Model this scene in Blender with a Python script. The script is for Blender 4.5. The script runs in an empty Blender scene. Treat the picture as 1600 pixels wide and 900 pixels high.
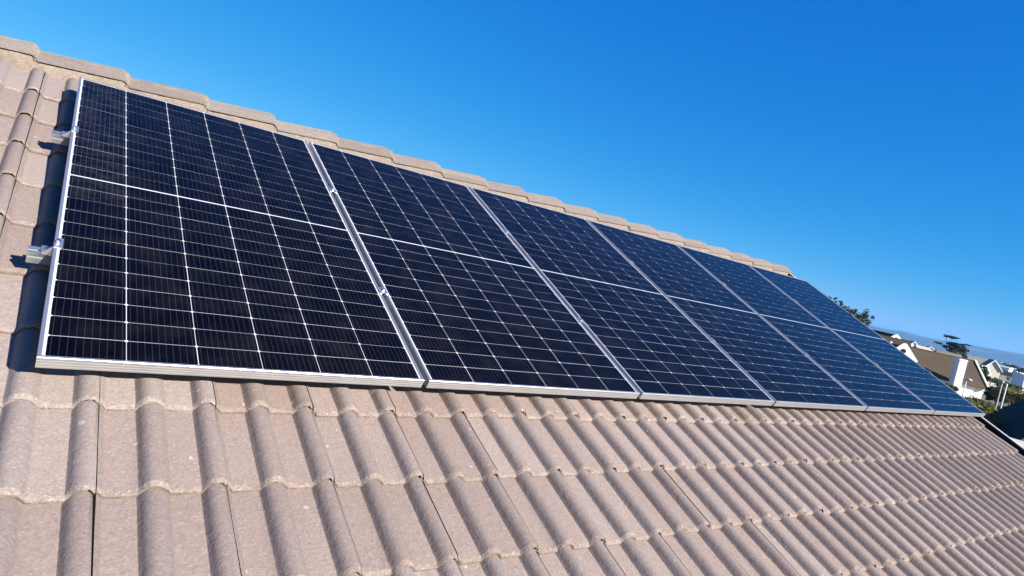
import bpy, bmesh, math, random
from mathutils import Vector, Matrix
from mathutils import noise as mnoise
random.seed(11)
R = math.radians
SC = bpy.context.scene
COL = SC.collection

# ------------------------------------------------------------------ camera, sky, sun, exposure
H = 4.0                     # height of the lower edge of the solar array above the datum
PITCH = R(25.0)             # roof pitch
CAM = Vector((-0.02588, -1.96995, H + 0.5217))
cam_d = bpy.data.cameras.new('camera')
cam = bpy.data.objects.new('camera', cam_d); COL.objects.link(cam)
cam.matrix_world = Matrix.Translation(CAM) @ Matrix(((0.793031, -0.138663, -0.59319), (-0.570899, 0.17058, -0.803105), (0.212548, 0.975538, 0.056112))).to_4x4()
cam_d.sensor_width = 36.0; cam_d.lens = 22.3677
cam_d.clip_start = 0.05; cam_d.clip_end = 40000
SC.camera = cam

SUN_EL = R(21.5); SUN_AZ = R(161.5)        # azimuth clockwise from +Y
sun_dir = Vector((math.sin(SUN_AZ) * math.cos(SUN_EL), math.cos(SUN_AZ) * math.cos(SUN_EL), math.sin(SUN_EL)))
W = bpy.data.worlds.new('World'); SC.world = W; W.use_nodes = True
nt = W.node_tree
bgn = nt.nodes['Background']; bgn.inputs['Strength'].default_value = 0.10
sky = nt.nodes.new('ShaderNodeTexSky'); sky.sky_type = 'NISHITA'; sky.sun_disc = False
sky.sun_elevation = SUN_EL; sky.sun_rotation = SUN_AZ
sky.altitude = 0; sky.air_density = 0.7; sky.dust_density = 0.0; sky.ozone_density = 6.0
EXPO = 1.5
# the camera's saturated rendering of the whole sky: one response curve per colour channel
sep = nt.nodes.new('ShaderNodeSeparateColor'); cmb = nt.nodes.new('ShaderNodeCombineColor')
nt.links.new(sky.outputs[0], sep.inputs[0])
for ch, (gain, power) in enumerate(((2.55, 2.0), (0.905, 0.735), (1.015, 0.32))):
    a = nt.nodes.new('ShaderNodeMath'); a.operation = 'POWER'; a.inputs[1].default_value = power
    sc_ = nt.nodes.new('ShaderNodeMath'); sc_.operation = 'MULTIPLY'; sc_.inputs[1].default_value = 0.1
    nt.links.new(sep.outputs[ch], sc_.inputs[0]); nt.links.new(sc_.outputs[0], a.inputs[0])
    g = nt.nodes.new('ShaderNodeMath'); g.operation = 'MULTIPLY'; g.inputs[1].default_value = gain * 10 / 2 ** EXPO
    nt.links.new(a.outputs[0], g.inputs[0])
    mn = nt.nodes.new('ShaderNodeMath'); mn.operation = 'MINIMUM'; mn.inputs[1].default_value = 14
    nt.links.new(g.outputs[0], mn.inputs[0]); nt.links.new(mn.outputs[0], cmb.inputs[ch])
nt.links.new(cmb.outputs[0], bgn.inputs['Color'])
sl = bpy.data.lights.new('sun', 'SUN'); sl.energy = 5.0; sl.angle = R(0.5); sl.color = (1.0, 0.93, 0.83)
sun = bpy.data.objects.new('sun', sl); COL.objects.link(sun)
sun.rotation_euler = sun_dir.to_track_quat('Z', 'Y').to_euler(); sun.location = (0, -20, 30)

SC.view_settings.view_transform = 'Standard'; SC.view_settings.look = 'None'
SC.view_settings.exposure = EXPO; SC.view_settings.gamma = 1.0
SC.render.engine = 'CYCLES'
SC.cycles.use_denoising = True
SC.cycles.max_bounces = 8; SC.cycles.volume_bounces = 0

# ------------------------------------------------------------------ materials
class NT:
    """small helper round a node tree"""
    def __init__(s, name):
        s.m = bpy.data.materials.new(name); s.m.use_nodes = True
        s.t = s.m.node_tree; s.b = s.t.nodes['Principled BSDF']
    def n(s, typ, **kw):
        nd = s.t.nodes.new(typ)
        for k, v in kw.items():
            if k in nd.inputs: nd.inputs[k].default_value = v
            else: setattr(nd, k, v)
        return nd
    def l(s, a, b): s.t.links.new(a, b)
    def coord(s, rand=True, scale=(1, 1, 1), kind='Object'):
        tc = s.n('ShaderNodeTexCoord'); mp = s.n('ShaderNodeMapping'); mp.inputs['Scale'].default_value = scale
        s.l(tc.outputs[kind], mp.inputs['Vector'])
        if rand:
            oi = s.n('ShaderNodeObjectInfo'); mu = s.n('ShaderNodeMath', operation='MULTIPLY'); mu.inputs[1].default_value = 57.0
            s.l(oi.outputs['Random'], mu.inputs[0])
            cb = s.n('ShaderNodeCombineXYZ')
            for i in range(3): s.l(mu.outputs[0], cb.inputs[i])
            s.l(cb.outputs[0], mp.inputs['Location'])
        return mp.outputs[0]
    def noise(s, vec, scale, detail=4, rough=0.55):
        nd = s.n('ShaderNodeTexNoise'); nd.inputs['Scale'].default_value = scale; nd.inputs['Detail'].default_value = detail; nd.inputs['Roughness'].default_value = rough
        s.l(vec, nd.inputs['Vector']); return nd.outputs['Fac']
    def ramp(s, fac, stops):
        r = s.n('ShaderNodeValToRGB'); e = r.color_ramp.elements
        while len(e) > 1: e.remove(e[-1])
        e[0].position = stops[0][0]; e[0].color = (*stops[0][1], 1)
        for p, c in stops[1:]:
            x = e.new(p); x.color = (*c, 1)
        s.l(fac, r.inputs[0]); return r.outputs[0]
    def mix(s, fac, a, b, mode='MIX'):
        m = s.n('ShaderNodeMix', data_type='RGBA', blend_type=mode)
        for sock, v in ((m.inputs[0], fac), (m.inputs[6], a), (m.inputs[7], b)):
            if hasattr(v, 'links'): s.l(v, sock)
            elif isinstance(v, (int, float)): sock.default_value = v
            else: sock.default_value = (*v, 1)
        return m.outputs[2]
    def math(s, op, a, b=0.0, clamp=False):
        m = s.n('ShaderNodeMath', operation=op); m.use_clamp = clamp
        for i, v in enumerate((a, b)):
            if hasattr(v, 'links'): s.l(v, m.inputs[i])
            else: m.inputs[i].default_value = v
        return m.outputs[0]
    def bump(s, h, strength=0.3, dist=0.002, normal=None):
        b = s.n('ShaderNodeBump'); b.inputs['Strength'].default_value = strength; b.inputs['Distance'].default_value = dist
        s.l(h, b.inputs['Height'])
        if normal is not None: s.l(normal, b.inputs['Normal'])
        return b.outputs[0]
    def set(s, **kw):
        for k, v in kw.items():
            sock = s.b.inputs[k.replace('_', ' ')]
            if hasattr(v, 'links'): s.l(v, sock)
            elif isinstance(v, tuple) and len(v) == 3: sock.default_value = (*v, 1)
            else: sock.default_value = v
        return s.m

def concrete(name, pale, dark, speck, mott=0.5, pits=True, edge=False, crown=False):
    """weathered concrete tile: grainy, mottled, with pale flecks and a few dark pits"""
    m = NT(name); v = m.coord()
    big = m.noise(v, 5.0, 5, 0.6); mid = m.noise(v, 38, 5, 0.65); fine = m.noise(v, 125 if not edge else 130, 3, 0.75)
    c = m.mix(m.math('MULTIPLY', m.math('SUBTRACT', mid, 0.35), 2.4, True), dark, pale)
    c = m.mix(m.math('MULTIPLY', m.math('SUBTRACT', big, 0.38), 2.0, True), m.mix(0.5, c, dark), c)
    f1 = m.math('MULTIPLY', m.math('SUBTRACT', fine, 0.535), 7.0, True)
    c = m.mix(m.math('MULTIPLY', f1, 0.55), c, speck)
    f2 = m.math('MULTIPLY', m.math('SUBTRACT', 0.455, fine), 7.0, True)
    c = m.mix(m.math('MULTIPLY', f2, 0.42 if not edge else 0.5), c, tuple(x * 0.55 for x in dark))
    # lichen blots, pale, sparse
    vo = m.n('ShaderNodeTexVoronoi'); vo.inputs['Scale'].default_value = 11; m.l(v, vo.inputs['Vector'])
    li = m.math('MULTIPLY', m.math('SUBTRACT', 0.075, m.math('ADD', vo.outputs['Distance'], m.math('MULTIPLY', m.math('SUBTRACT', mid, 0.5), 0.25))), 40, True)
    c = m.mix(m.math('MULTIPLY', li, 0.55), c, (0.40, 0.36, 0.32))
    if pits:
        v2 = m.n('ShaderNodeTexVoronoi'); v2.inputs['Scale'].default_value = 17; m.l(v, v2.inputs['Vector'])
        pt = m.math('MULTIPLY', m.math('SUBTRACT', 0.05, v2.outputs['Distance']), 60, True)
        c = m.mix(m.math('MULTIPLY', pt, 0.7), c, (0.06, 0.05, 0.045))
    if crown:      # grey weathering film on the rolls, patchy
        tz = m.n('ShaderNodeTexCoord'); sz = m.n('ShaderNodeSeparateXYZ'); m.l(tz.outputs['Object'], sz.inputs[0])
        k = m.math('MULTIPLY', m.math('SUBTRACT', sz.outputs[2], 0.002), 160, True)
        k = m.math('MULTIPLY', k, m.math('ADD', m.math('MULTIPLY', mid, 0.5), 0.55))
        c = m.mix(k, c, m.mix(1.0, c, (0.80, 0.83, 0.87), 'MULTIPLY'))
    oi = m.n('ShaderNodeObjectInfo')
    br = m.math('ADD', m.math('MULTIPLY', oi.outputs['Random'], 0.20), 0.90)
    h2 = m.n('ShaderNodeHueSaturation'); m.l(c, h2.inputs['Color']); m.l(br, h2.inputs['Value'])
    m.l(m.math('ADD', m.math('MULTIPLY', oi.outputs['Random'], -0.22), 0.98), h2.inputs['Saturation'])
    hgt = m.math('ADD', m.math('MULTIPLY', fine, 0.6), m.math('MULTIPLY', mid, 0.8))
    return m.set(Base_Color=h2.outputs[0], Roughness=0.92, Specular_IOR_Level=0.25, Normal=m.bump(hgt, 0.6 if not edge else 1.0, 0.005))

M = {}
M['tile'] = concrete('tile_concrete', (0.240, 0.184, 0.164), (0.190, 0.145, 0.129), (0.31, 0.252, 0.222), crown=True)
M['nose'] = concrete('tile_raw_edge', (0.295, 0.234, 0.204), (0.165, 0.125, 0.107), (0.39, 0.326, 0.285), edge=True)
M['ridge'] = concrete('ridge_concrete', (0.216, 0.180, 0.158), (0.156, 0.129, 0.112), (0.29, 0.243, 0.207))
M['mortar'] = concrete('mortar', (0.245, 0.196, 0.160), (0.150, 0.118, 0.094), (0.33, 0.275, 0.228))

def metal(name, col, rough, metallic=0.85, scr=0.15):
    m = NT(name); v = m.coord(scale=(6, 120, 120))
    n = m.noise(v, 3, 3)
    r = m.math('ADD', m.math('MULTIPLY', n, scr), rough - scr / 2)
    return m.set(Base_Color=col, Metallic=metallic, Roughness=r)
M['alu'] = metal('anodised_aluminium', (0.53, 0.53, 0.53), 0.36, 0.85)
M['alu_raw'] = metal('mill_aluminium', (0.52, 0.53, 0.54), 0.30, 0.85)
M['steel'] = metal('stainless_steel', (0.72, 0.72, 0.74), 0.25, 1.0)

def cell_mat(smeared=False):
    m = NT('smeared_cell' if smeared else 'silicon_cell'); tc = m.n('ShaderNodeTexCoord'); sp = m.n('ShaderNodeSeparateXYZ'); m.l(tc.outputs['Object'], sp.inputs[0])
    # ten thin busbars printed along the short side
    u = m.math('FRACT', m.math('ADD', m.math('DIVIDE', sp.outputs[0], 0.0182), 0.5 + 20.5))
    d = m.math('ABSOLUTE', m.math('SUBTRACT', u, 0.5))
    bar = m.math('LESS_THAN', d, 0.030)
    v = m.coord(); cl = m.noise(v, 9, 3)
    oi = m.n('ShaderNodeObjectInfo')
    c = m.mix(oi.outputs['Random'], (0.0010, 0.0009, 0.0018), (0.0019, 0.0017, 0.0030))
    c = m.mix(m.math('MULTIPLY', bar, 0.17 if not smeared else .3), c, (0.12, 0.13, 0.16))
    # thin settled dust
    c = m.mix(m.math('MULTIPLY', m.math('SUBTRACT', cl, 0.45), 0.05, True), c, (0.30, 0.28, 0.25))
    if smeared: c = m.mix(m.math('MULTIPLY', m.math('SUBTRACT', m.noise(m.coord(True, (1, 1.6, 1)), 17, 5, 0.7), 0.42), 0.30, True), c, (0.13, 0.13, 0.13))  # uneven grey smear, upper left column of the nearest panel
    return m.set(Base_Color=c, Roughness=0.5, Specular_IOR_Level=0.0, Coat_Weight=1.0, Coat_Roughness=0.035, Coat_IOR=1.20)
M['cell'] = cell_mat(); M['smeared'] = cell_mat(True)
m = NT('white_backsheet'); M['sheet'] = m.set(Base_Color=(0.44, 0.45, 0.48), Roughness=0.5, Coat_Weight=1.0, Coat_Roughness=0.035, Coat_IOR=1.20)

def plaster(name, col, var=0.12, scale=3.0):
    m = NT(name); v = m.coord(); n = m.noise(v, scale, 5, 0.6)
    c = m.mix(n, tuple(x * (1 - var) for x in col), tuple(min(1, x * (1 + var * 0.4)) for x in col))
    return m.set(Base_Color=c, Roughness=0.85, Specular_IOR_Level=0.2, Normal=m.bump(m.noise(v, 60, 3), 0.2, 0.01))
M['white'] = plaster('white_plaster', (0.72, 0.71, 0.68))
M['cream'] = plaster('cream_plaster', (0.55, 0.50, 0.41))
M['grey_wall'] = plaster('grey_plaster', (0.42, 0.41, 0.40))
M['white_paint'] = plaster('white_paint', (0.60, 0.60, 0.60), 0.05)
M['brown_roof'] = plaster('brown_roof_tile', (0.100, 0.072, 0.047), 0.45, 1.6)
M['grey_roof'] = plaster('grey_roof_tile', (0.20, 0.185, 0.175), 0.3, 1.2)
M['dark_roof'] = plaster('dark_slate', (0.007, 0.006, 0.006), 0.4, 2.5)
M['maroon_roof'] = plaster('maroon_roof_tile', (0.070, 0.040, 0.040), 0.3, 1.5)
M['void'] = plaster('underlay_and_gap_shade', (0.008, 0.008, 0.008), 0.2)  # roof underlay; also blackens the verge gap in place of shade
m = NT('window_pane'); M['pane'] = m.set(Base_Color=(0.02, 0.03, 0.05), Roughness=0.06, Specular_IOR_Level=0.6)
m = NT('bark'); M['bark'] = m.set(Base_Color=m.mix(m.noise(m.coord(), 8, 4), (0.05, 0.035, 0.025), (0.14, 0.10, 0.075)), Roughness=0.9)
m = NT('galvanised_pipe'); M['pipe'] = m.set(Base_Color=m.mix(m.noise(m.coord(), 12, 3), (0.22, 0.23, 0.23), (0.36, 0.37, 0.36)), Roughness=0.55, Metallic=0.4)

def leaf_mat(name, a, b):
    m = NT(name); g = m.n('ShaderNodeNewGeometry')
    c = m.mix(g.outputs['Random Per Island'], a, b)
    m.set(Base_Color=c, Roughness=0.55, Specular_IOR_Level=0.3)
    tr = m.n('ShaderNodeBsdfTranslucent'); m.l(c, tr.inputs['Color'])
    ms = m.n('ShaderNodeMixShader'); ms.inputs[0].default_value = 0.25
    m.l(m.b.outputs[0], ms.inputs[1]); m.l(tr.outputs[0], ms.inputs[2])
    m.l(ms.outputs[0], m.t.nodes['Material Output'].inputs['Surface'])
    return m.m
M['leaf_dark'] = leaf_mat('dark_leaf', (0.012, 0.022, 0.010), (0.045, 0.065, 0.022))
M['leaf_mid'] = leaf_mat('mid_leaf', (0.030, 0.050, 0.012), (0.100, 0.120, 0.030))
M['leaf_light'] = leaf_mat('light_leaf', (0.070, 0.085, 0.018), (0.240, 0.230, 0.060))
M['leaf_pine'] = leaf_mat('pine_needle', (0.012, 0.022, 0.014), (0.040, 0.055, 0.026))

def ground_mat():
    m = NT('dry_ground'); v = m.coord(False); a = m.noise(v, 0.05, 6); b = m.noise(v, 0.006, 6, 0.65)
    c = m.ramp(a, [(0.3, (0.06, 0.075, 0.03)), (0.55, (0.16, 0.14, 0.085)), (0.8, (0.27, 0.23, 0.16))])
    c = m.mix(m.math('MULTIPLY', m.math('SUBTRACT', b, 0.4), 4, True), c, (0.07, 0.085, 0.05))
    return m.set(Base_Color=c, Roughness=0.95)
M['ground'] = ground_mat()
m = NT('scrub_hill'); v = m.coord(False); M['hill'] = m.set(Base_Color=m.ramp(m.noise(v, 0.004, 8, 0.7), [(0.35, (0.020, 0.026, 0.020)), (0.6, (0.045, 0.045, 0.035)), (0.70, (0.30, 0.27, 0.24))]), Roughness=1.0)

# ------------------------------------------------------------------ mesh and object helpers
class MB:
    def __init__(s): s.v = []; s.f = []; s.mi = []
    def add(s, vs, fs, mi=0):
        o = len(s.v); s.v += [tuple(p) for p in vs]; s.f += [tuple(o + i for i in f) for f in fs]; s.mi += [mi] * len(fs)
    def box(s, x0, x1, y0, y1, z0, z1, mi=0, mat=None):
        vs = [Vector((x, y, z)) for x in (x0, x1) for y in (y0, y1) for z in (z0, z1)]
        if mat is not None: vs = [mat @ p for p in vs]
        s.add(vs, [(0, 1, 3, 2), (4, 6, 7, 5), (0, 4, 5, 1), (2, 3, 7, 6), (0, 2, 6, 4), (1, 5, 7, 3)], mi)
    def prism(s, poly, axis, a, b, mi=0, caps=True):
        """extrude a closed 2-D outline along an axis ('x': outline in y,z; 'y': outline in x,z; 'z': x,y)"""
        n = len(poly)
        def P(p, t): return {'x': (t, p[0], p[1]), 'y': (p[0], t, p[1]), 'z': (p[0], p[1], t)}[axis]
        vs = [P(p, a) for p in poly] + [P(p, b) for p in poly]
        fs = [(i, (i + 1) % n, n + (i + 1) % n, n + i) for i in range(n)]
        if caps: fs += [tuple(range(n))[::-1], tuple(range(n, 2 * n))]
        s.add(vs, fs, mi)
    def tube(s, pts, radii, seg=8, mi=0, cap=True):
        rings = []; o = len(s.v)
        for i, p in enumerate(pts):
            p = Vector(p); d = (Vector(pts[min(i + 1, len(pts) - 1)]) - Vector(pts[max(i - 1, 0)])).normalized()
            q = d.to_track_quat('Z', 'Y')
            for k in range(seg):
                t = 2 * math.pi * k / seg
                s.v.append(tuple(p + q @ Vector((math.cos(t) * radii[i], math.sin(t) * radii[i], 0))))
        n = len(pts)
        for i in range(n - 1):
            for k in range(seg):
                s.f.append((o + i * seg + k, o + i * seg + (k + 1) % seg, o + (i + 1) * seg + (k + 1) % seg, o + (i + 1) * seg + k)); s.mi.append(mi)
        if cap:
            s.f.append(tuple(o + k for k in range(seg))[::-1]); s.mi.append(mi)
            s.f.append(tuple(o + (n - 1) * seg + k for k in range(seg))); s.mi.append(mi)
    def mesh(s, name, mats, smooth=None, fix=True):
        me = bpy.data.meshes.new(name); me.from_pydata(s.v, [], s.f)
        for mm in (mats if isinstance(mats, (list, tuple)) else [mats]): me.materials.append(mm)
        for p, i in zip(me.polygons, s.mi): p.material_index = i
        if fix:
            bm = bmesh.new(); bm.from_mesh(me); bmesh.ops.recalc_face_normals(bm, faces=bm.faces); bm.to_mesh(me); bm.free()
        if smooth is not None:
            me.shade_smooth(); me.set_sharp_from_angle(angle=R(smooth))
        me.update(); return me

def link(name, data, parent=None, loc=(0, 0, 0), rot=(0, 0, 0)):
    o = bpy.data.objects.new(name, data); COL.objects.link(o)
    o.location = loc; o.rotation_euler = rot
    if parent is not None: o.parent = parent
    return o
def tag(o, label=None, cat=None, group=None, kind=None):
    if label: o['label'] = label
    if cat: o['category'] = cat
    if group: o['group'] = group
    if kind: o['kind'] = kind
    return o
def at(az, el, d):
    """point seen from the camera's place at compass azimuth az, elevation el (degrees), d metres off"""
    a = R(az); return Vector((CAM.x + d * math.sin(a), CAM.y + d * math.cos(a), CAM.z + d * math.tan(R(el))))
def ground_z(x, y):
    d = math.hypot(x - CAM.x, y - CAM.y)
    return -1.2 - 0.022 * max(0, min(d, 320) - 55) - 0.006 * max(0, min(d, 1500) - 320)
ROOF_ROT = (PITCH, 0, 0)
def roof_to_world(x, y, z):
    return Vector((x, y * math.cos(PITCH) - z * math.sin(PITCH), H + y * math.sin(PITCH) + z * math.cos(PITCH)))

# ------------------------------------------------------------------ own house: walls, roof deck
ROW0, GAUGE, PW = -0.033, 0.3085, 0.30      # nose of the row under the array, tile gauge, tile cover width
X_SEAM = 0.155
COLS = range(-8, 23)
XL = X_SEAM - 8 * PW; XR = X_SEAM + 23 * PW
RIDGE_Y, RIDGE_Z = 2.632, -0.0545
EAVE_Y = ROW0 - 10 * GAUGE
house = link('house', None); house.location = ((XL + XR) / 2, 1.0, -1.2)
tag(house, 'house under the brown tiled roof that carries the solar panels', 'house')
def hchild(name, data, parent=house, **k):
    o = link(name, data, parent, **k); o.matrix_parent_inverse = Matrix.Translation(-Vector(house.location)) if parent is house else Matrix.Identity(4); return o
ew = roof_to_world(0, EAVE_Y, -0.30); rw = roof_to_world(0, RIDGE_Y, -0.20)
yb = 2 * rw.y - ew.y
b = MB(); b.prism([(ew.y + .45, -1.2), (yb - .45, -1.2), (yb - .45, ew.z + .1), (rw.y, rw.z - .12), (ew.y + .45, ew.z + .1)], 'x', XL + .35, XR - .25)
hchild('wall', b.mesh('house_wall', M['white']))
roof = link('roof', None, house, rot=ROOF_ROT); roof.location = Vector((0, 0, H)) - Vector(house.location)
b = MB(); b.box(XL - .02, XR - .06, EAVE_Y + .05, RIDGE_Y - .02, -.215, -.195)
roof.data if False else None
deck = link('roof_deck', b.mesh('roof_deck', M['void']), roof)
# back slope: one slab, out of sight
b = MB(); c2 = math.cos(2 * PITCH); s2 = math.sin(2 * PITCH)
def back(y, z):      # mirror a roof-frame point over the vertical plane through the ridge
    w = roof_to_world(0, y, z); yy = 2 * roof_to_world(0, RIDGE_Y, RIDGE_Z).y - w.y
    dy, dz = yy, w.z - H
    return (dy * math.cos(PITCH) + dz * math.sin(PITCH), -dy * math.sin(PITCH) + dz * math.cos(PITCH))
b.prism([back(EAVE_Y, -.14), back(RIDGE_Y - .03, -.14), back(RIDGE_Y - .03, -.2), back(EAVE_Y, -.2)], 'x', XL, XR)
link('back_slope', b.mesh('back_slope', M['tile']), roof)

# ------------------------------------------------------------------ roof tiles
def roll(x, c):
    """height of a roll centred at c: long rounded left flank, steeper right flank"""
    t = x - c
    if t < -0.036 or t > 0.041: return 0.0
    if t < 0: u = t / 0.036; return 0.0285 * (1 - abs(u) ** 3.0)
    u = t / 0.041; return 0.0285 * (1 - u ** 2.3) * (1 - 0.15 * u * u)
def prof(x): return max(roll(x, 0.128), roll(x, 0.277), roll(x, -0.022))
XS = [0.0012, 0.007, 0.0130, 0.0195, 0.055, 0.0905, 0.0930, 0.0995, 0.109, 0.119, 0.128, 0.138, 0.149, 0.159, 0.1692, 0.205, 0.2395, 0.2420, 0.2485, 0.258, 0.268, 0.277, 0.287, 0.2990]
def make_tile(seed):
    rnd = random.Random(seed); b = MB(); n = len(XS); TH = 0.017; LEN = 0.385
    jit = [rnd.uniform(-.0018, .0018) for _ in XS]; jz = [rnd.uniform(-.0012, .0012) for _ in XS]
    rows = []
    ys = (0.0, 0.011, 0.024, LEN)
    # lower front edge, chamfer, top
    gap = lambda x: rnd.uniform(.55, .85) if .250 < x < .290 else 0.0
    rows.append([(x, 0.002 + jit[i] * .4, prof(x) - TH + 0.002 * (rnd.random()) + .0125 * gap(x)) for i, x in enumerate(XS)])
    rows.append([(x, 0.000 + jit[i], prof(x) - (0.0070 if not .250 < x < .290 else .0035) + jz[i]) for i, x in enumerate(XS)])
    rows.append([(x, 0.0095 + jit[(i * 7) % n] * 1.2, prof(x) - 0.0012 + jz[i] * .5) for i, x in enumerate(XS)])
    rows.append([(x, 0.0150 + jit[(i * 5) % n], prof(x)) for i, x in enumerate(XS)])
    rows.append([(x, LEN, prof(x)) for x in XS])
    for r in rows: b.v += r
    for k in range(len(rows) - 1):
        for i in range(n - 1):
            b.f.append((k * n + i, k * n + i + 1, (k + 1) * n + i + 1, (k + 1) * n + i)); b.mi.append(1 if k < 3 else 0)
    # side cheek right (dark joint) and left lip
    o = len(b.v); x = XS[-1]
    b.v += [(x, 0.0, prof(x) - 0.016), (x, LEN, prof(x) - 0.016)]
    b.f.append((n - 1 + n, o, o + 1, 4 * n + n - 1)); b.mi.append(0)
    o = len(b.v); x = XS[0]
    b.v += [(x, 0.0, prof(x) - 0.012), (x, LEN, prof(x) - 0.012), (x - .03, 0.006, prof(x) - 0.015), (x - .03, LEN, prof(x) - 0.015)]
    b.f += [(n, 4 * n, o + 1, o), (o, o + 1, o + 3, o + 2)]; b.mi += [0, 0]
    # underside front return
    o = len(b.v); b.v += [(x, 0.05, prof(x) - TH - .002) for x in XS]
    for i in range(n - 1): b.f.append((i, o + i, o + i + 1, i + 1)); b.mi.append(1)
    me = b.mesh('roof_tile', [M['tile'], M['nose']], 38, fix=False)
    return me
TILES = [make_tile(s) for s in range(7)]
TILT = math.asin(0.0175 / GAUGE)
NOSE_Z = -0.1365
PLEN, PWID, PGAP, NPAN = 2.1506, 1.134, 0.0214, 6
def in_frame(x, y, z, m=0.02):
    w = cam.matrix_world.inverted() @ roof_to_world(x, y, z)
    if w.z > -0.05: return False
    f = 22.3677 / 36
    u = f * w.x / -w.z; v = f * w.y / -w.z
    return abs(u) < .5 + m and abs(v) < .5 * 9 / 16 + m
rest = MB(); n_ind = 0
for j in range(-10, 8):
    for k in COLS:
        x0 = X_SEAM + k * PW; y0 = ROW0 + j * GAUGE
        rnd = random.Random(j * 101 + k)
        me = TILES[rnd.randrange(len(TILES))]
        loc = Vector((x0 + rnd.uniform(-.0012, .0012), y0 + rnd.uniform(-.0055, .0055), NOSE_Z + rnd.uniform(-.0016, .0016)))
        rot = (-TILT + rnd.uniform(-.004, .004), rnd.uniform(-.005, .005), rnd.uniform(-.0045, .0045))
        vis = any(in_frame(x0 + a, y0 + c, NOSE_Z) for a in (0, .15, .3) for c in (0, .15, .3))
        under = x0 > 0.02 and (y0 > 0.05 and j < 7 or j == 7 and x0 > 0.4)
        if vis and not under and n_ind < 298:
            link('roof_tile', me, roof, loc, rot); n_ind += 1
        else:
            mt = Matrix.Translation(loc) @ Matrix.Rotation(rot[2], 4, 'Z') @ Matrix.Rotation(rot[1], 4, 'Y') @ Matrix.Rotation(rot[0], 4, 'X')
            o = len(rest.v); rest.v += [tuple(mt @ v.co) for v in me.vertices]
            for p in me.polygons: rest.f.append(tuple(o + i for i in p.vertices)); rest.mi.append(p.material_index)
print('individual tiles', n_ind)
tag(link('covered_tiles', rest.mesh('covered_tiles', [M['tile'], M['nose']], 38, fix=False), roof), kind='stuff')

# ------------------------------------------------------------------ ridge caps and mortar
RP = 0.41; RX0 = -0.1785                       # spacing, x of one collar end
def make_ridge(seed):
    rnd = random.Random(seed); b = MB()
    # outline across the ridge in the roof frame's vertical plane, as (across, up), for the low end; collar raised at the high end
    w = 0.120; ang = R(30)
    def sect(x, lift, grow, cut=0.0):
        pts = []
        for s_, t in ((-1, 1.0), (-1, .55), (-1, .2), (-1, .07), (0, 0), (1, .07), (1, .2), (1, .55), (1, 1.0)):
            a = s_ * t * (w + grow); up = -abs(a) * math.tan(ang)
            if t < .1: up = -0.004 if s_ == 0 else -0.010
            pts.append((x, a, up + lift - cut))
        return pts
    st = [sect(-0.030, -0.030, -.004), sect(0.0, -0.028, -.004), sect(0.20, -0.013, -.001), sect(0.362, 0.000, .002), sect(0.376, -0.002, .002), sect(0.386, -0.012, .001), sect(0.4035, -0.033, -.001)]
    n = len(st[0])
    for s_ in st: b.v += [(p[0], p[1], p[2] + rnd.uniform(-.0008, .0008)) for p in s_]
    for i in range(len(st) - 1):
        for k in range(n - 1): b.f.append((i * n + k, i * n + k + 1, (i + 1) * n + k + 1, (i + 1) * n + k)); b.mi.append(0)
    # skirt: thickness along both lower edges
    o = len(b.v)
    for s_ in st: b.v += [(s_[0][0], s_[0][1] + .004, s_[0][2] - .009), (s_[-1][0], s_[-1][1] - .004, s_[-1][2] - .009)]
    for i in range(len(st) - 1):
        b.f += [(i * n, (i + 1) * n, o + 2 * i + 2, o + 2 * i), (i * n + n - 1, o + 2 * i + 1, o + 2 * i + 3, (i + 1) * n + n - 1)]; b.mi += [0, 0]
    # closing face at the collar end
    e = (len(st) - 1) * n; o2 = len(b.v); b.v += [(st[-1][0][0], p[1] * .96, p[2] - .018) for p in st[-1]]
    for k in range(n - 1): b.f.append((e + k, e + k + 1, o2 + k + 1, o2 + k)); b.mi.append(0)
    return b.mesh('ridge_tile', M['ridge'], 22)
RIDGES = [make_ridge(s) for s in range(4)]
for i in range(-5, 18):
    x = RX0 + RP * (i + 1) - 0.402            # left end of this cap: its collar ends at RX0 + RP*i + .4
    rnd = random.Random(900 + i)
    o = link('ridge_tile', RIDGES[i % 4], roof, (x, RIDGE_Y, RIDGE_Z + rnd.uniform(-.003, .003)), (-PITCH + rnd.uniform(-.006, .006), rnd.uniform(-.004, .004), rnd.uniform(-.006, .006)))
RXE = RX0 + RP * 18
# mortar bed under the caps, lumpy
b = MB(); n = 520; rnd = random.Random(5)
x_a, x_b = XL, RXE - .02
for i in range(n + 1):
    x = x_a + (x_b - x_a) * i / n
    k = 0.5 + 0.5 * math.sin((x - .128) * 2 * math.pi / .15 + math.pi / 2); fr = ((x - RX0) / RP) % 1.0
    sag = .010 * mnoise.noise(Vector((x * 5, 0, 0))) + .006 * mnoise.noise(Vector((x * 17, 3, 0)))
    ze = -.100 + .027 * fr + sag * .5
    b.v += [(x, RIDGE_Y - .04, ze + .02), (x, RIDGE_Y - .122 + sag * .5, ze + rnd.uniform(-.002, .002)), (x, RIDGE_Y - .136 + sag + rnd.uniform(-.003, .003), ze - .012 + rnd.uniform(-.003, .003)), (x, RIDGE_Y - .152 + sag * 1.5 - .010 * (1 - k) + rnd.uniform(-.004, .004), -.136 + .020 * k + rnd.uniform(-.004, .004)), (x, RIDGE_Y - .166 + sag * 1.5, -0.180)]
for i in range(n):
    for k in range(4): b.f.append((i * 5 + k, i * 5 + k + 1, i * 5 + k + 6, i * 5 + k + 5)); b.mi.append(0)
link('mortar_bed', b.mesh('mortar_bed', M['mortar'], 60), roof)

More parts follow.
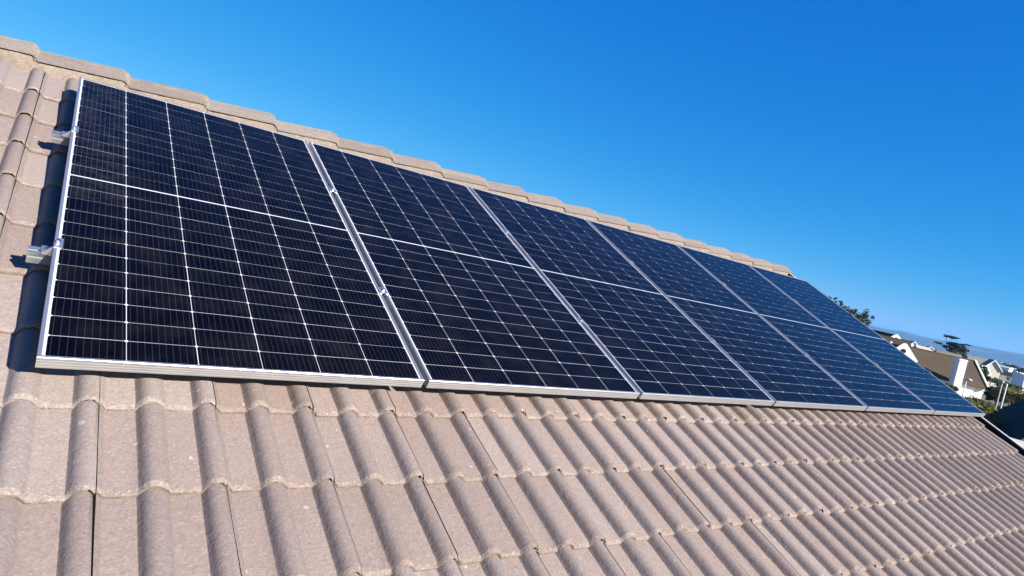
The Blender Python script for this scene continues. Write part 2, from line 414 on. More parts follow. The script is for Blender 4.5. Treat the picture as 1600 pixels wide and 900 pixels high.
# ------------------------------------------------------------------ verge: open gap, its shade painted as a near-black lining, and white outer board
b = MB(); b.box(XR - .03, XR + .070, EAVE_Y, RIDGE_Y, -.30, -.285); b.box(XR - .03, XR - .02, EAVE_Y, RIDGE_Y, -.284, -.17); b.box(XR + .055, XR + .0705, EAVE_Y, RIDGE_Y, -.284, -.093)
link('verge_gap_shade', b.mesh('verge_gap_shade', M['void']), roof)
b = MB(); b.box(XR + .072, XR + .092, EAVE_Y - .05, RIDGE_Y + .02, -.32, -.085)
link('verge_board', b.mesh('verge_board', M['white_paint']), roof)

# ------------------------------------------------------------------ solar panels
FT = 0.035; LIP = 0.0095
def frame_mesh():
    b = MB()
    # cross-section (inward u, z): outer wall with three shallow grooves, top lip, inner drop to the glass, bottom flange
    sec = [(0, -FT), (0, -.0290), (.0004, -.0282), (.0004, -.0272), (0, -.0264), (0, -.0205), (.0004, -.0197), (.0004, -.0187), (0, -.0179), (0, -.0120), (.0004, -.0112), (.0004, -.0102), (0, -.0094), (0, -.0012), (.0012, 0), (LIP - .001, 0), (LIP, -.0008), (LIP, -.0030), (.004, -.0032), (.004, -.0330), (.025, -.0330), (.025, -FT)]
    n = len(sec)
    cor = [(0, 0, 1, 1), (PWID, 0, -1, 1), (PWID, PLEN, -1, -1), (0, PLEN, 1, -1)]
    for cx, cy, sx, sy in cor: b.v += [(cx + sx * u, cy + sy * u, z) for u, z in sec]
    for c in range(4):
        d = (c + 1) % 4
        for i in range(n): b.f.append((c * n + i, d * n + i, d * n + (i + 1) % n, c * n + (i + 1) % n)); b.mi.append(0)
    return b.mesh('panel_frame', M['alu'])
FRAME = frame_mesh()
b = MB(); b.box(.0055, PWID - .0055, .0055, PLEN - .0055, -.0075, -.0030); SHEET = b.mesh('glass_laminate', M['sheet'])
CP, RPI = 0.1838, 0.0885
CW, CH, CC = 0.1816, 0.0868, 0.0046
b = MB(); o8 = [(-CW/2 + CC, -CH/2), (CW/2 - CC, -CH/2), (CW/2, -CH/2 + CC), (CW/2, CH/2 - CC), (CW/2 - CC, CH/2), (-CW/2 + CC, CH/2), (-CW/2, CH/2 - CC), (-CW/2, -CH/2 + CC)]
b.prism(o8, 'z', -.0004, .0004); CELL = b.mesh('solar_cell', M['cell']); SMEARED = b.mesh('solar_cell', M['smeared'])
b = MB(); b.box(-.05, .05, -.0012, .0012, 0, .0004)
words = ['nearest, leftmost in the row', 'second from the left', 'third from the left', 'fourth from the left', 'fifth from the left', 'last at the far right by the verge']
def panel(k):
    x = k * (PWID + PGAP); rnd = random.Random(40 + k)
    p = link('solar_panel', None, None, roof_to_world(x, 0, rnd.uniform(-.0008, .0008)), (PITCH, 0, 0))
    tag(p, 'dark blue solar panel in a silver frame, ' + words[k], 'solar panel', 'solar panels in a row on the tiled roof')
    link('frame', FRAME, p); link('glass_laminate', SHEET, p)
    for c in range(6):
        for r in range(24):
            y = 0.0086 + RPI * (r + .5) + (0.0072 if r >= 12 else 0)
            link('solar_cell', SMEARED if k == 0 and c == 0 and r > 9 else CELL, p, (PWID / 2 + (c - 2.5) * CP + rnd.uniform(-.0003, .0003), y + rnd.uniform(-.0003, .0003), -.0029), (0, 0, rnd.uniform(-.001, .001)))
for k in range(NPAN): panel(k)
ARR = NPAN * PWID + (NPAN - 1) * PGAP

# ------------------------------------------------------------------ mounting rails with clamps
def rail(yc, label):
    t = link('mounting_rail', None, None, roof_to_world(-0.064, yc, -0.056), (PITCH, 0, 0)); tag(t, label, 'rail')
    b = MB(); h = .020; w = .0185
    sec = [(-w, -h), (w, -h), (w, -.004), (w - .007, -.004), (w - .007, .004), (w, .004), (w, h), (.006, h), (.006, h - .003), (.011, h - .003), (.011, h - .012), (-.011, h - .012), (-.011, h - .003), (-.006, h - .003), (-.006, h), (-w, h), (-w, .010), (-w + .004, .008), (-w + .004, .001), (-w, -.001)]
    b.prism(sec, 'x', 0, ARR + .11); link('rail_profile', b.mesh('rail_profile', M['alu_raw']), t)
    def end_clamp(x, s):
        b = MB()      # stepped Z clamp: foot on rail, upright, lip over the frame
        L = .028
        b.box(x - s * .001 - .0, x + s * .003, -L, L, .021, .055)
        b.box(min(x, x + s * .024), max(x, x + s * .024), -L, L, .0556, .0585)
        b.box(min(x - s * .030, x), max(x - s * .030, x), -L * .9, L * .9, .0207, .0237)
        vs = [(x - s * .002, -L, .021), (x - s * .028, -L * .8, .0245), (x - s * .002, -L, .056), (x - s * .002, -L + .003, .021), (x - s * .028, -L * .8 + .003, .0245), (x - s * .002, -L + .003, .056)]
        b.add(vs, [(0, 1, 2), (3, 5, 4), (0, 3, 4, 1), (1, 4, 5, 2), (2, 5, 3, 0)])
        c = link('end_clamp', b.mesh('end_clamp', M['alu_raw']), t)
        b = MB(); b.tube([(x + s * .010, 0, .0587), (x + s * .010, 0, .061)], [.0085, .0085], 12); b.tube([(x + s * .010, 0, .0612), (x + s * .010, 0, .0680)], [.0062, .0058], 6)
        b.tube([(x - s * .014, 0, .0239), (x - s * .014, 0, .034)], [.008, .0075], 6)
        link('bolt', b.mesh('bolt', M['steel'], 30), c)
    end_clamp(.0635, 1); end_clamp(.064 + ARR + .0005, -1)
    for k in range(1, NPAN):
        x = .064 + k * (PWID + PGAP) - PGAP / 2
        b = MB(); b.box(x - .0175, x + .0175, -.022, .022, .0572, .0602); b.box(x - .0095, x - .0065, -.02, .02, .021, .057); b.box(x + .0065, x + .0095, -.02, .02, .021, .057)
        c = link('mid_clamp', b.mesh('mid_clamp', M['alu_raw']), t)
        b = MB(); b.tube([(x, 0, .0604), (x, 0, .0622)], [.0085, .0085], 12); b.tube([(x, 0, .0624), (x, 0, .0700)], [.0062, .0058], 6)
        link('bolt', b.mesh('bolt', M['steel'], 30), c)
    for k in range(8):      # roof hooks reaching down to the deck
        x = .35 + k * .92
        b = MB(); b.box(x - .015, x + .015, -.026, -.0195, -.100, .012); b.box(x - .015, x + .015, -.0255, .18, -.1065, -.1005)
        link('roof_hook', b.mesh('roof_hook', M['steel']), t)
rail(1.50, 'silver aluminium rail under the upper half of the panels, its end beside the tiles')
rail(0.567, 'silver aluminium rail under the lower half of the panels, its end beside the tiles')

# ------------------------------------------------------------------ ground and hills
b = MB(); rings = [0, 6, 12, 20, 30, 45, 55, 70, 90, 120, 160, 220, 320, 450, 700, 1000, 1500, 2500, 4500, 8000, 14000]; ns = 96
for i, r in enumerate(rings):
    for k in range(ns):
        t = 2 * math.pi * k / ns; x = CAM.x + r * math.sin(t); y = CAM.y + r * math.cos(t)
        b.v.append((x, y, ground_z(x, y)))
for i in range(len(rings) - 1):
    for k in range(ns): b.f.append((i * ns + k, (i + 1) * ns + k, (i + 1) * ns + (k + 1) % ns, i * ns + (k + 1) % ns)); b.mi.append(0)
tag(link('ground', b.mesh('ground', M['ground'], 60)), kind='structure')
from mathutils import noise as mnoise
b = MB(); na, nr = 420, 14
def hill_h(az, t):
    P_ = ((10, .35), (40, .55), (58, .30), (65, .30), (67.2, .33), (68.2, .40), (69.8, .34), (71, .36), (72.3, .45), (75.3, .61), (84, .70), (100, .45), (160, .5))
    e = next(a1 + (b1 - a1) * (az - a0) / (b0 - a0) for (a0, a1), (b0, b1) in zip(P_, P_[1:]) if a0 <= az <= b0)
    e += .05 * mnoise.noise(Vector((az * .6, 9.1, 0))) + .02 * mnoise.noise(Vector((az * 2.3, 1.1, 0)))
    return e * (math.sin(min(1, t) * math.pi / 2) ** 1.5 if t < 1 else 1 - .6 * (t - 1))
for i in range(na + 1):
    az = 20 + 130 * i / na
    for k in range(nr + 1):
        t = k / nr * 1.5; d = 3000 + 1300 * t
        p = at(az, 0, d); n_ = mnoise.noise(Vector((az * 3, t * 9, 0))) * 6 * math.sin(min(t, 1.0) * math.pi) 
        gz = ground_z(p.x, p.y)
        b.v.append((p.x, p.y, gz - 1 + (CAM.z - gz + 4300 * math.tan(R(hill_h(az, t)))) * (math.sin(min(1, t) * math.pi / 2) ** 1.3 if t < 1 else 1 - .5 * (t - 1)) + n_))
for i in range(na):
    for k in range(nr): b.f.append((i * (nr + 1) + k, (i + 1) * (nr + 1) + k, (i + 1) * (nr + 1) + k + 1, i * (nr + 1) + k + 1)); b.mi.append(0)
tag(link('hills', b.mesh('hills', M['hill'], 80)), kind='structure')

# ------------------------------------------------------------------ neighbouring houses
def stepped_slope(b, L, run, z_e, z_r, n, s, ov=.25, th=.10):
    """one roof slope in n overlapping courses; s = +1/-1 side of the ridge"""
    zs = lambda t: z_e + (z_r - z_e) * t
    for i in range(n):
        t0 = i / n; t1 = (i + 1) / n
        y0 = s * (run * (1 - t0)); y1 = s * (run * (1 - t1))
        dz = .05
        b.prism([(y0, zs(t0) - th), (y0, zs(t0) + dz), (y1, zs(t1) + dz * .1), (y1, zs(t1) - th)], 'x', -L / 2, L / 2)
def gable_house(name, label, pos, yaw, L, Wd, z_e, z_r, wall, roofm, courses=7, cat='house', barge=None, windows=(), z_base=None, group=None, ov=.3):
    zb = ground_z(pos.x, pos.y) if z_base is None else z_base
    t = link(name, None, None, (pos.x, pos.y, zb), (0, 0, yaw)); tag(t, label, cat, group)
    ze, zr = z_e - zb, z_r - zb; w = Wd / 2
    b = MB(); b.prism([(-w, -.3), (w, -.3), (w, ze), (0, zr - .1), (-w, ze)], 'x', -L / 2, L / 2)
    link('wall', b.mesh('wall', wall), t)
    run = w + ov; zee = ze - (zr - ze) * ov / w
    b = MB(); stepped_slope(b, L + .3, run, zee, zr, courses, 1); stepped_slope(b, L + .3, run, zee, zr, courses, -1)
    b.box(-L / 2 - .16, L / 2 + .16, -.12, .12, zr - .02, zr + .07)
    link('roof', b.mesh('roof', roofm), t)
    if barge is not None:
        for e in (-1, 1):
            b = MB(); x0, x1 = sorted((e * (L / 2 + .152), e * (L / 2 + .33)))
            for s in (-1, 1): b.prism([(s * (run + .05), zee - .18), (s * (run + .05), zee + .10), (0, zr + .14), (0, zr - .16)], 'x', x0, x1)
            link('barge_board', b.mesh('barge_board', barge), t)
    for (face, u, z, ww, hh) in windows:
        b = MB(); g = MB()
        if face in ('+y', '-y'):
            s = 1 if face == '+y' else -1; y0, y1 = sorted((s * (w - .02), s * (w + .04)))
            fr = .06
            for (a0, a1, c0, c1) in ((u - ww/2, u + ww/2, z - hh/2, z - hh/2 + fr), (u - ww/2, u + ww/2, z + hh/2 - fr, z + hh/2), (u - ww/2, u - ww/2 + fr, z - hh/2 + fr, z + hh/2 - fr), (u + ww/2 - fr, u + ww/2, z - hh/2 + fr, z + hh/2 - fr), (u - .03, u + .03, z - hh/2 + fr, z + hh/2 - fr)):
                b.box(a0, a1, y0, y1, c0, c1)
            y0, y1 = sorted((s * (w - .01), s * (w + .015))); g.box(u - ww/2 + fr, u + ww/2 - fr, y0, y1, z - hh/2 + fr, z + hh/2 - fr)
        else:
            s = 1 if face == '+x' else -1; y0, y1 = sorted((s * (L/2 - .02), s * (L/2 + .04))); fr = .06
            for (a0, a1, c0, c1) in ((u - ww/2, u + ww/2, z - hh/2, z - hh/2 + fr), (u - ww/2, u + ww/2, z + hh/2 - fr, z + hh/2), (u - ww/2, u - ww/2 + fr, z - hh/2 + fr, z + hh/2 - fr), (u + ww/2 - fr, u + ww/2, z - hh/2 + fr, z + hh/2 - fr)):
                b.box(y0, y1, a0, a1, c0, c1)
            y0, y1 = sorted((s * (L/2 - .01), s * (L/2 + .015))); g.box(y0, y1, u - ww/2 + fr, u + ww/2 - fr, z - hh/2 + fr, z + hh/2 - fr)
        f = link('window', b.mesh('window', M['white_paint']), t); link('pane', g.mesh('pane', M['pane']), f)
    return t
def yaw_of(vx, vy): return math.atan2(vy, vx)
AZ0 = R(72); F = Vector((math.sin(AZ0), math.cos(AZ0), 0)); RT = Vector((math.cos(AZ0), -math.sin(AZ0), 0))
def yaw_fr(f, r): v = F * f + RT * r; return math.atan2(v.y, v.x)

# nearest neighbour: brown roof, white chimney, white parapet gable
D1 = 70
d1 = (F * .385 + RT * .92).normalized(); pm = at(72.85, -.62, 72) - d1 * 3.65
yaw1 = yaw_fr(.385, .92)
n1 = gable_house('neighbour_house', 'house with brown tiled roof, broad white chimney and white gable with round vent', pm, yaw1, 6.6, 6.4, 1.85, 3.72, M['white'], M['brown_roof'], 13, barge=M['cream'], z_base=-1.6)
zb = -1.6
def n1_local(p): return (n1.matrix_basis.inverted() @ p)
q = n1_local(at(71.88, 0, 66.6))
b = MB(); b.box(q.x, q.x + .60, q.y, q.y + 1.0, 0, 3.72 - zb); b.box(q.x - .04, q.x + .64, q.y - .04, q.y + 1.04, 3.60 - zb, 3.68 - zb)
link('chimney', b.mesh('chimney', M['white']), n1)
# parapet gable wing facing right and towards the viewer
g0 = at(68.30, 0, D1 - 3.5); yg = yaw_fr(-.80, .35)
wing = link('gable_wall', None, n1); b = MB()
Mg = n1.matrix_basis.inverted() @ Matrix.Translation(Vector((g0.x, g0.y, zb))) @ Matrix.Rotation(yg, 4, 'Z')
bm_ = MB(); zt = 3.98 - zb
bm_.prism([(-2.3, -.3), (2.3, -.3), (2.3, 1.75 - zb), (2.05, 1.85 - zb), (.12, zt), (-.12, zt), (-2.05, 1.85 - zb), (-2.3, 1.75 - zb)], 'x', -.12, .12)
bm_.v = [tuple(Mg @ Vector(p)) for p in bm_.v]
wing.data if False else None
bpy.data.objects.remove(wing)
gw = link('gable_wall', bm_.mesh('gable_wall', M['white']), n1)
bv = MB(); bv.tube([tuple(Mg @ Vector((.122, 0, 3.28 - zb))), tuple(Mg @ Vector((.16, 0, 3.28 - zb)))], [.20, .20], 16)
link('vent', bv.mesh('vent', M['void']), gw)
b = MB(); b.prism([(-2.2, 1.7 - zb), (2.2, 1.7 - zb), (0, 3.72 - zb)], 'x', -6.0, -.13); b.v = [tuple(Mg @ Vector(p)) for p in b.v]
link('wing_roof', b.mesh('wing_roof', M['brown_roof']), n1)

# houses beyond
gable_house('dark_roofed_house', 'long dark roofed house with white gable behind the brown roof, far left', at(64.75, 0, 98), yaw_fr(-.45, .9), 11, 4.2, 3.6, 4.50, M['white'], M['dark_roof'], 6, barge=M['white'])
gable_house('brown_roofed_house', 'low brown roofed house half hidden behind the last panel edge', at(66.9, 0, 86), yaw_fr(.15, 1), 5.0, 5.5, 3.25, 4.15, M['grey_wall'], M['brown_roof'], 6)
gable_house('grey_roofed_house', 'small grey roofed house with white gable edge, behind the white round vent gable', at(68.75, 0, 230), yaw_fr(-.9, .45), 3.0, 3.4, 2.2, 3.75, M['white'], M['grey_roof'], 6, barge=M['white'])
gable_house('cream_house', 'small cream block of a house just above the brown roof ridge', at(69.45, 0, 150), yaw_fr(.3, 1), 2.2, 3, 3.0, 3.42, M['cream'], M['cream'], 3)
gable_house('pine_side_house', 'grey roofed house with pale ridge at the foot of the flat crowned pine', at(71.1, 0, 142), yaw_fr(.3, .95), 3.8, 5, 2.2, 3.5, M['grey_wall'], M['grey_roof'], 6)
gable_house('long_grey_roofed_house', 'long low house with a plain grey roof right of the flat crowned pine', at(72.95, 0, 225), yaw_fr(.45, 1), 7.5, 8, 1.4, 3.4, M['grey_wall'], M['grey_roof'], 6)
gable_house('cream_gabled_house', 'cream house with broad sunlit gable beyond the white sloping verge', at(73.72, 0, 195), yaw_fr(-.93, .36), 2.4, 3.5, 1.7, 3.65, M['cream'], M['grey_roof'], 6, barge=M['white'])
gable_house('lean_to_house', 'bright white low house in front of the cream gable', at(73.2, 0, 170), yaw_fr(.5, .86), 2.6, 2.4, .9, 2.1, M['white'], M['white'], 4)
gable_house('bluish_white_house', 'white house in bluish shade with two dark windows under a maroon roof', at(74.66, 0, 200), yaw_fr(-.25, 1), 3.7, 4.0, .75, 1.55, M['white'], M['maroon_roof'], 5,
            windows=(('-y', -.85, 4.35, .5, .85), ('-y', 1.0, 4.35, .75, .85)))
gable_house('arched_white_house', 'small white house showing above the maroon roof', at(74.35, 0, 250), yaw_fr(-.3, 1), 4.6, 3.6, 2.0, 2.3, M['white'], M['white'], 3, windows=(('-y', -.3, 6.6, .6, .5), ('-y', .9, 6.6, .4, .5)))
gable_house('right_white_house', 'bright white house at the right edge of the picture', at(75.95, 0, 185), yaw_fr(.35, .95), 4.2, 5.5, 1.95, 2.2, M['white'], M['white'], 3, windows=(('-y', -.9, 4.2, .9, .9),))
gable_house('small_white_house', 'tiny white block among dark trees near the right edge', at(75.02, 0, 320), yaw_fr(-.3, 1), 2.9, 3, 1.5, 1.7, M['white'], M['white'], 2)

for az, el, d, L_, W_, ya, wm, rm, nm, lb in (
    (68.55, -.28, 300, 3.5, 4.2, (-.9, .45), 'white', 'grey_roof', 'small_gabled_house', 'far white gabled house standing leftmost in the row beyond the brown ridge'),
    (69.15, -.44, 330, 3.0, 4.0, (-.85, .5), 'white', 'grey_roof', 'small_gabled_house', 'far white gabled house below the violet grey roofs, second in the row'),
    (69.50, -.36, 380, 3.0, 4.6, (-.95, .3), 'white', 'maroon_roof', 'small_gabled_house', 'far white house with a dark reddish roof beyond the brown ridge'),
    (69.85, -.30, 360, 4.0, 4.4, (-.9, .4), 'white', 'grey_roof', 'small_gabled_house', 'far white gabled house just left of the flat crowned pine'),
    (72.35, -.30, 300, 3.2, 3.6, (-.8, .6), 'white', 'grey_roof', 'small_gabled_house', 'far white gabled house showing just right of the flat crowned pine')):
    p = at(az, el, d)
    gable_house(nm, lb, p, yaw_fr(*ya), L_, W_, p.z - 1.5, p.z, M[wm], M[rm], 4, barge=M['white'])
# far town, far plain: nobody could count it
b = MB(); rnd = random.Random(77)
for i in range(700):
    az = rnd.uniform(50, 95); d = 500 + 2300 * rnd.random() ** .8; p = at(az, 0, d); zg = ground_z(p.x, p.y); s = rnd.uniform(3, 8); h = rnd.uniform(3, 6)
    mt = Matrix.Translation((p.x, p.y, zg)) @ Matrix.Rotation(rnd.uniform(0, 3), 4, 'Z')
    b.box(-s, s, -s * .6, s * .6, 0, h, 0, mt)
    vs = [mt @ Vector(q) for q in ((-s, -s * .6, h), (s, -s * .6, h), (s, s * .6, h), (-s, s * .6, h), (-s, 0, h + 2), (s, 0, h + 2))]
    b.add(vs, [(0, 1, 5, 4), (2, 3, 4, 5), (0, 4, 3), (1, 2, 5)], 1)
tag(link('far_town', b.mesh('far_town', [M['white'], M['grey_roof']])), kind='stuff')

# dark roof in shade at the right, close by
zb = -1.25
E0 = at(74.45, -3.90, 20.0); E1 = at(75.6, 0, 12.5); E1.z = E0.z
ax = (E0 - E1).normalized(); side = Vector((ax.y, -ax.x, 0))      # to the right of the line of sight
if side.dot(RT) < 0: side = -side
t = link('dark_roof_house', None, None, (E1.x, E1.y, zb), (0, 0, math.atan2(ax.y, ax.x)))
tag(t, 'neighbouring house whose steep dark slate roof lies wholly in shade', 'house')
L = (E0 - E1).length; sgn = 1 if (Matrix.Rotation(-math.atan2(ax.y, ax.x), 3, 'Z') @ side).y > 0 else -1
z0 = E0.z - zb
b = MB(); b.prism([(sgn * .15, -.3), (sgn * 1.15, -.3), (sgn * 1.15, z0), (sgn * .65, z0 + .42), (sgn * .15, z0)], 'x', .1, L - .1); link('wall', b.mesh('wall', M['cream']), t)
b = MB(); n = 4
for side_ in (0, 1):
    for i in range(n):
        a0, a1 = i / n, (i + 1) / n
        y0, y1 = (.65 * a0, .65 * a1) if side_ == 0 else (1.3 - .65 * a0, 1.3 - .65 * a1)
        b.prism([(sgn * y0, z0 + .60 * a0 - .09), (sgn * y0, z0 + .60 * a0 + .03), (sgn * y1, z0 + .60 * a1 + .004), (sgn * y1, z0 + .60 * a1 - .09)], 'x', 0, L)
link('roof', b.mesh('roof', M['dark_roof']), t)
b = MB(); b.prism([(sgn * -.06, z0 - .22), (sgn * -.06, z0 + .02), (sgn * .65, z0 + .67), (sgn * .65, z0 + .44)], 'x', -.12, -.01); b.box(-1.0, -.125, *sorted((sgn * -.10, sgn * 1.6)), z0 - 1.2, z0 + .22); link('parapet', b.mesh('parapet', M['cream']), t)

# two flue pipes standing by that roof
def flue(p, h, r, mat, label, ball, low=-.6):
    f = link('flue_pipe', None, None, p, (0, 0, 0)); tag(f, label, 'flue pipe')
    b = MB(); b.tube([(0, 0, low), (0, 0, h * .55), (0, 0, h)], [r, r, r], 10); link('pipe', b.mesh('pipe', mat, 40), f)
    b = MB()
    if ball: b.tube([(0, 0, h + .003), (0, 0, h + .02), (0, 0, h + .045), (0, 0, h + .075), (0, 0, h + .095)], [.8 * r, 2.1 * r, 2.7 * r, 2.1 * r, .8 * r], 12)
    else: b.tube([(0, 0, h + .003), (0, 0, h + .03), (0, 0, h + .032), (0, 0, h + .075)], [1.1 * r, 1.1 * r, 1.6 * r, .5 * r], 10)
    link('cowl', b.mesh('cowl', mat, 40), f)
flue(at(74.58, -3.70, 23.0), .78, .019, M['pipe'], 'taller grey flue pipe with a round cowl beside the dark roof', True)
flue(at(74.86, -3.00, 23.2), .46, .018, M['white_paint'], 'shorter white flue pipe right beside the grey one', False)
# slim white post with lamp head
lp = link('lamp_post', None, None, at(72.57, -3.6, 25), (0, 0, yaw_fr(0, 1))); lp.location.z = ground_z(lp.location.x, lp.location.y); tag(lp, 'slim white post with a small white head before the brown roofed house', 'lamp post')
hz = at(72.57, -2.18, 25).z - lp.location.z
b = MB(); b.tube([(0, 0, 0), (0, 0, hz)], [.022, .016], 8); link('post', b.mesh('post', M['white_paint'], 40), lp)
b = MB(); b.box(-.11, .04, -.02, .02, hz + .003, hz + .028); link('bracket', b.mesh('bracket', M['white_paint']), lp)
b = MB(); b.tube([(.00, 0, hz + .060), (.04, 0, hz + .068), (.11, 0, hz + .060), (.14, 0, hz + .052)], [.02, .038, .034, .012], 10); link('lamp_head', b.mesh('lamp_head', M['white_paint'], 40), lp)

# ------------------------------------------------------------------ trees and bushes
def crown_mesh(blobs, n, size, mat, seed, droop=.2):
    """leaf-sized quads spread through several uneven clumps"""
    rnd = random.Random(seed); b = MB()
    tot = sum(r[0] * r[1] * r[2] for _, r in blobs) or 1
    for c, r in blobs:
        k = max(20, int(n * (r[0] * r[1] * r[2]) / tot))
        sub = [Vector((rnd.gauss(0, .5), rnd.gauss(0, .5), rnd.gauss(0, .45))) for _ in range(max(4, k // 45))]
        for _ in range(k):
            s = rnd.choice(sub); q = s + Vector((rnd.gauss(0, .17), rnd.gauss(0, .17), rnd.gauss(0, .15)))
            if q.length > 1.15: q = q.normalized() * rnd.uniform(.85, 1.15)
            p = Vector(c) + Vector((q.x * r[0], q.y * r[1], q.z * r[2]))
            d = Vector((rnd.gauss(0, 1), rnd.gauss(0, 1), rnd.gauss(0, 1) + .3)).normalized(); e = d.orthogonal().normalized(); f_ = d.cross(e)
            a = rnd.uniform(0, 6.28); e, f_ = e * math.cos(a) + f_ * math.sin(a), f_ * math.cos(a) - e * math.sin(a)
            w = size * rnd.uniform(.6, 1.3); h = w * rnd.uniform(.4, .7)
            b.add([p - e * w, p - f_ * h, p + e * w, p + f_ * h], [(0, 1, 2, 3)])
    return b.mesh('crown', mat, fix=False)
def tree(name, label, pos, trunk_h, r0, blobs, n, size, mat, seed, cat='tree', group=None):
    """blobs are offsets from the trunk's foot"""
    rnd = random.Random(seed); t = link(name, None, None, pos); tag(t, label, cat, group)
    b = MB(); pts = [Vector((0, 0, -.2))]; 
    for i in range(1, 5): pts.append(Vector((rnd.uniform(-.05, .05) * trunk_h * .6, rnd.uniform(-.05, .05) * trunk_h * .6, trunk_h * i / 4)))
    b.tube(pts, [r0, r0 * .9, r0 * .8, r0 * .65, r0 * .5], 8)
    for c, r in blobs:
        c = Vector(c); st = pts[rnd.choice((2, 3, 4))]; mid = st.lerp(c, .5) + Vector((0, 0, -.12 * (c - st).length * .3))
        b.tube([st, mid, c], [r0 * .45, r0 * .3, r0 * .12], 6)
    link('trunk', b.mesh('trunk', M['bark'], 50), t)
    link('crown', crown_mesh(blobs, n, size, mat, seed), t)
    return t
def rel(az, el, d, foot): return at(az, el, d) - foot
def planted(az, d): p = at(az, 0, d); p.z = ground_z(p.x, p.y); return p
# dark tree rising behind the far panel edge
f0 = planted(64.2, 42)
tree('dark_tree', 'dark leafy tree rising behind the far edge of the last panel', f0, 5.0, .16,
     [(rel(65.10, .75, 42, f0), (.55, .55, .45)), (rel(65.33, 1.35, 42, f0), (.16, .16, .16)), (rel(65.25, 1.0, 42, f0), (.12, .12, .2)), (rel(64.55, 1.10, 42.5, f0), (.32, .32, .34)), (rel(63.75, 1.45, 42, f0), (.28, .28, .14)), (rel(63.1, 1.62, 42, f0), (.35, .35, .22)), (rel(62.4, 1.6, 42, f0), (.4, .4, .3)), (rel(63.6, .7, 42, f0), (.9, .9, .5))], 5200, .048, M['leaf_dark'], 3)
# flat crowned pine
f1 = planted(71.2, 160)
tree('umbrella_pine', 'dark flat topped umbrella pine on the skyline among the far houses', f1, 7.0, .28,
     [(rel(71.05, .72, 160, f1), (1.3, 1.3, .26)), (rel(70.72, .78, 160, f1), (.4, .4, .10)), (rel(70.35, .12, 160, f1), (.95, .8, .20)), (rel(70.85, -.02, 160, f1), (.8, .8, .25)), (rel(71.45, .22, 160, f1), (1.7, 1.5, .45)), (rel(72.0, .40, 160, f1), (.75, .8, .16)), (rel(71.95, .0, 160, f1), (.8, .8, .5)), (rel(71.6, -.15, 160, f1), (1.5, 1.3, .6))], 11000, .14, M['leaf_pine'], 4)
for az, el, d, w, h, mat, sd, nm, lb in (
    (71.55, -.50, 150, .95, .75, 'leaf_light', 21, 'round_shrub', 'pale green shrub right under the flat crowned pine'),
    (72.0, -.42, 152, .6, .7, 'leaf_mid', 22, 'round_shrub', 'green shrub between the pine and the long grey roof'),
    (74.85, -.45, 330, 3.0, 1.1, 'leaf_dark', 23, 'far_tree', 'dark far tree above the small white house roof'),
    (75.5, -.62, 300, 2.2, 1.0, 'leaf_dark', 24, 'far_tree', 'dark far tree above the right white house'),
    (75.25, -.45, 340, 2.6, .9, 'leaf_dark', 25, 'far_tree', 'dark far tree beside the tiny white block'),
    (73.95, -1.62, 112, 1.1, .55, 'leaf_dark', 27, 'round_shrub', 'dark shrub at the foot of the cream gabled house'),
    (73.35, -1.15, 120, .8, .75, 'leaf_mid', 26, 'round_shrub', 'green shrub beside the cream gabled house')):
    p = planted(az, d); c = rel(az, el, d, p)
    tree(nm, lb, p, max(.5, c.z - h * .5), .10, [(c, (w, w, h)), (c + Vector((w * .6, -w * .4, -h * .3)), (w * .6, w * .6, h * .6)), (c + Vector((-w * .5, w * .4, h * .25)), (w * .5, w * .5, h * .5))], 900, .02 + d * .0011, M[mat], sd, 'tree' if 'tree' in nm else 'shrub')
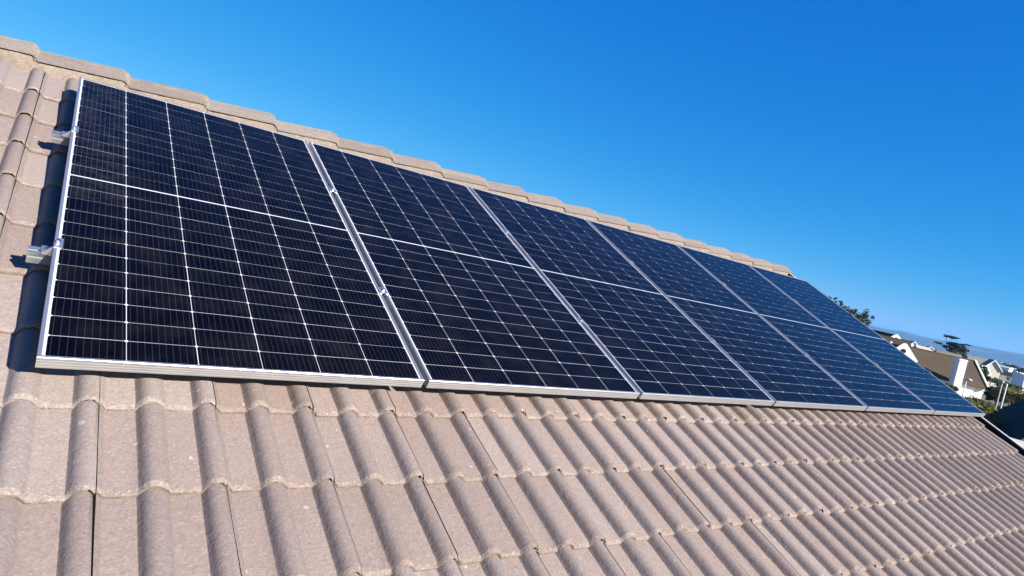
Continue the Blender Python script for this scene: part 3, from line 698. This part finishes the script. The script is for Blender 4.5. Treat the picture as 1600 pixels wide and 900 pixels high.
# garden planting between the houses
for az, el, d, w, h, mat, sd, n, sz, lb in (
    (74.55, -2.60, 46, .62, .40, 'leaf_dark', 31, 2600, .085, 'dark bushy tree in front of the bluish white house'),
    (73.35, -4.35, 40, .8, .36, 'leaf_dark', 32, 2600, .08, 'dark bushy tree below the white wall of the brown roofed house'),
    (72.70, -4.1, 33, .40, .30, 'leaf_mid', 33, 1500, .06, 'mid green bush behind the slim white post'),
    (75.30, -2.45, 38, .75, .33, 'leaf_light', 34, 2800, .075, 'sunlit yellow green tree right of the flue pipes'),
    (76.2, -2.4, 36, .7, .30, 'leaf_light', 35, 2200, .075, 'sunlit yellow green tree at the right edge above the dark roof'),
    (75.0, -1.85, 60, .8, .30, 'leaf_mid', 36, 1800, .09, 'green tree under the right white house'),
    (73.72, -4.10, 16, .30, .22, 'leaf_light', 37, 1300, .035, 'upper of two sunlit green bushes just past the last panel corner'),
    (73.05, -3.75, 17, .26, .18, 'leaf_mid', 38, 1100, .035, 'small green bush left of the sunlit one past the last panel'),
    (73.95, -4.75, 15.5, .24, .24, 'leaf_light', 39, 1100, .035, 'lower of two sunlit green bushes, beside the white verge board'),
    (74.05, -4.3, 27, .65, .45, 'leaf_dark', 40, 2600, .07, 'dark bush in shade between the post and the flue pipes'),
    (71.7, -2.95, 52, .45, .25, 'leaf_mid', 41, 1300, .07, 'green bush at the foot of the white chimney')):
    p = planted(az, d); c = rel(az, el, d, p)
    bl = [(c, (w, w, h))]
    rnd = random.Random(sd)
    for k in range(5): bl.append((c + Vector((rnd.uniform(-1, 1) * w, rnd.uniform(-1, 1) * w, rnd.uniform(-.8, .5) * h)), (w * rnd.uniform(.35, .6), w * rnd.uniform(.35, .6), h * rnd.uniform(.35, .6))))
    tree('garden_tree', lb, p, max(.5, c.z - h * .4), .07, bl, int(n * 2.2), sz * .62, M[mat], sd)

# ------------------------------------------------------------------ air
b = MB(); b.box(-15000, 15000, -15000, 15000, -16, 72)
hm = bpy.data.materials.new('haze'); hm.use_nodes = True; t = hm.node_tree; t.nodes.remove(t.nodes['Principled BSDF'])
pv = t.nodes.new('ShaderNodeVolumePrincipled'); pv.inputs['Density'].default_value = 1.7e-4; pv.inputs['Color'].default_value = (0.15, 0.46, 0.90, 1)
t.links.new(pv.outputs[0], t.nodes['Material Output'].inputs['Volume'])
tag(link('haze', b.mesh('haze', hm)), kind='stuff')
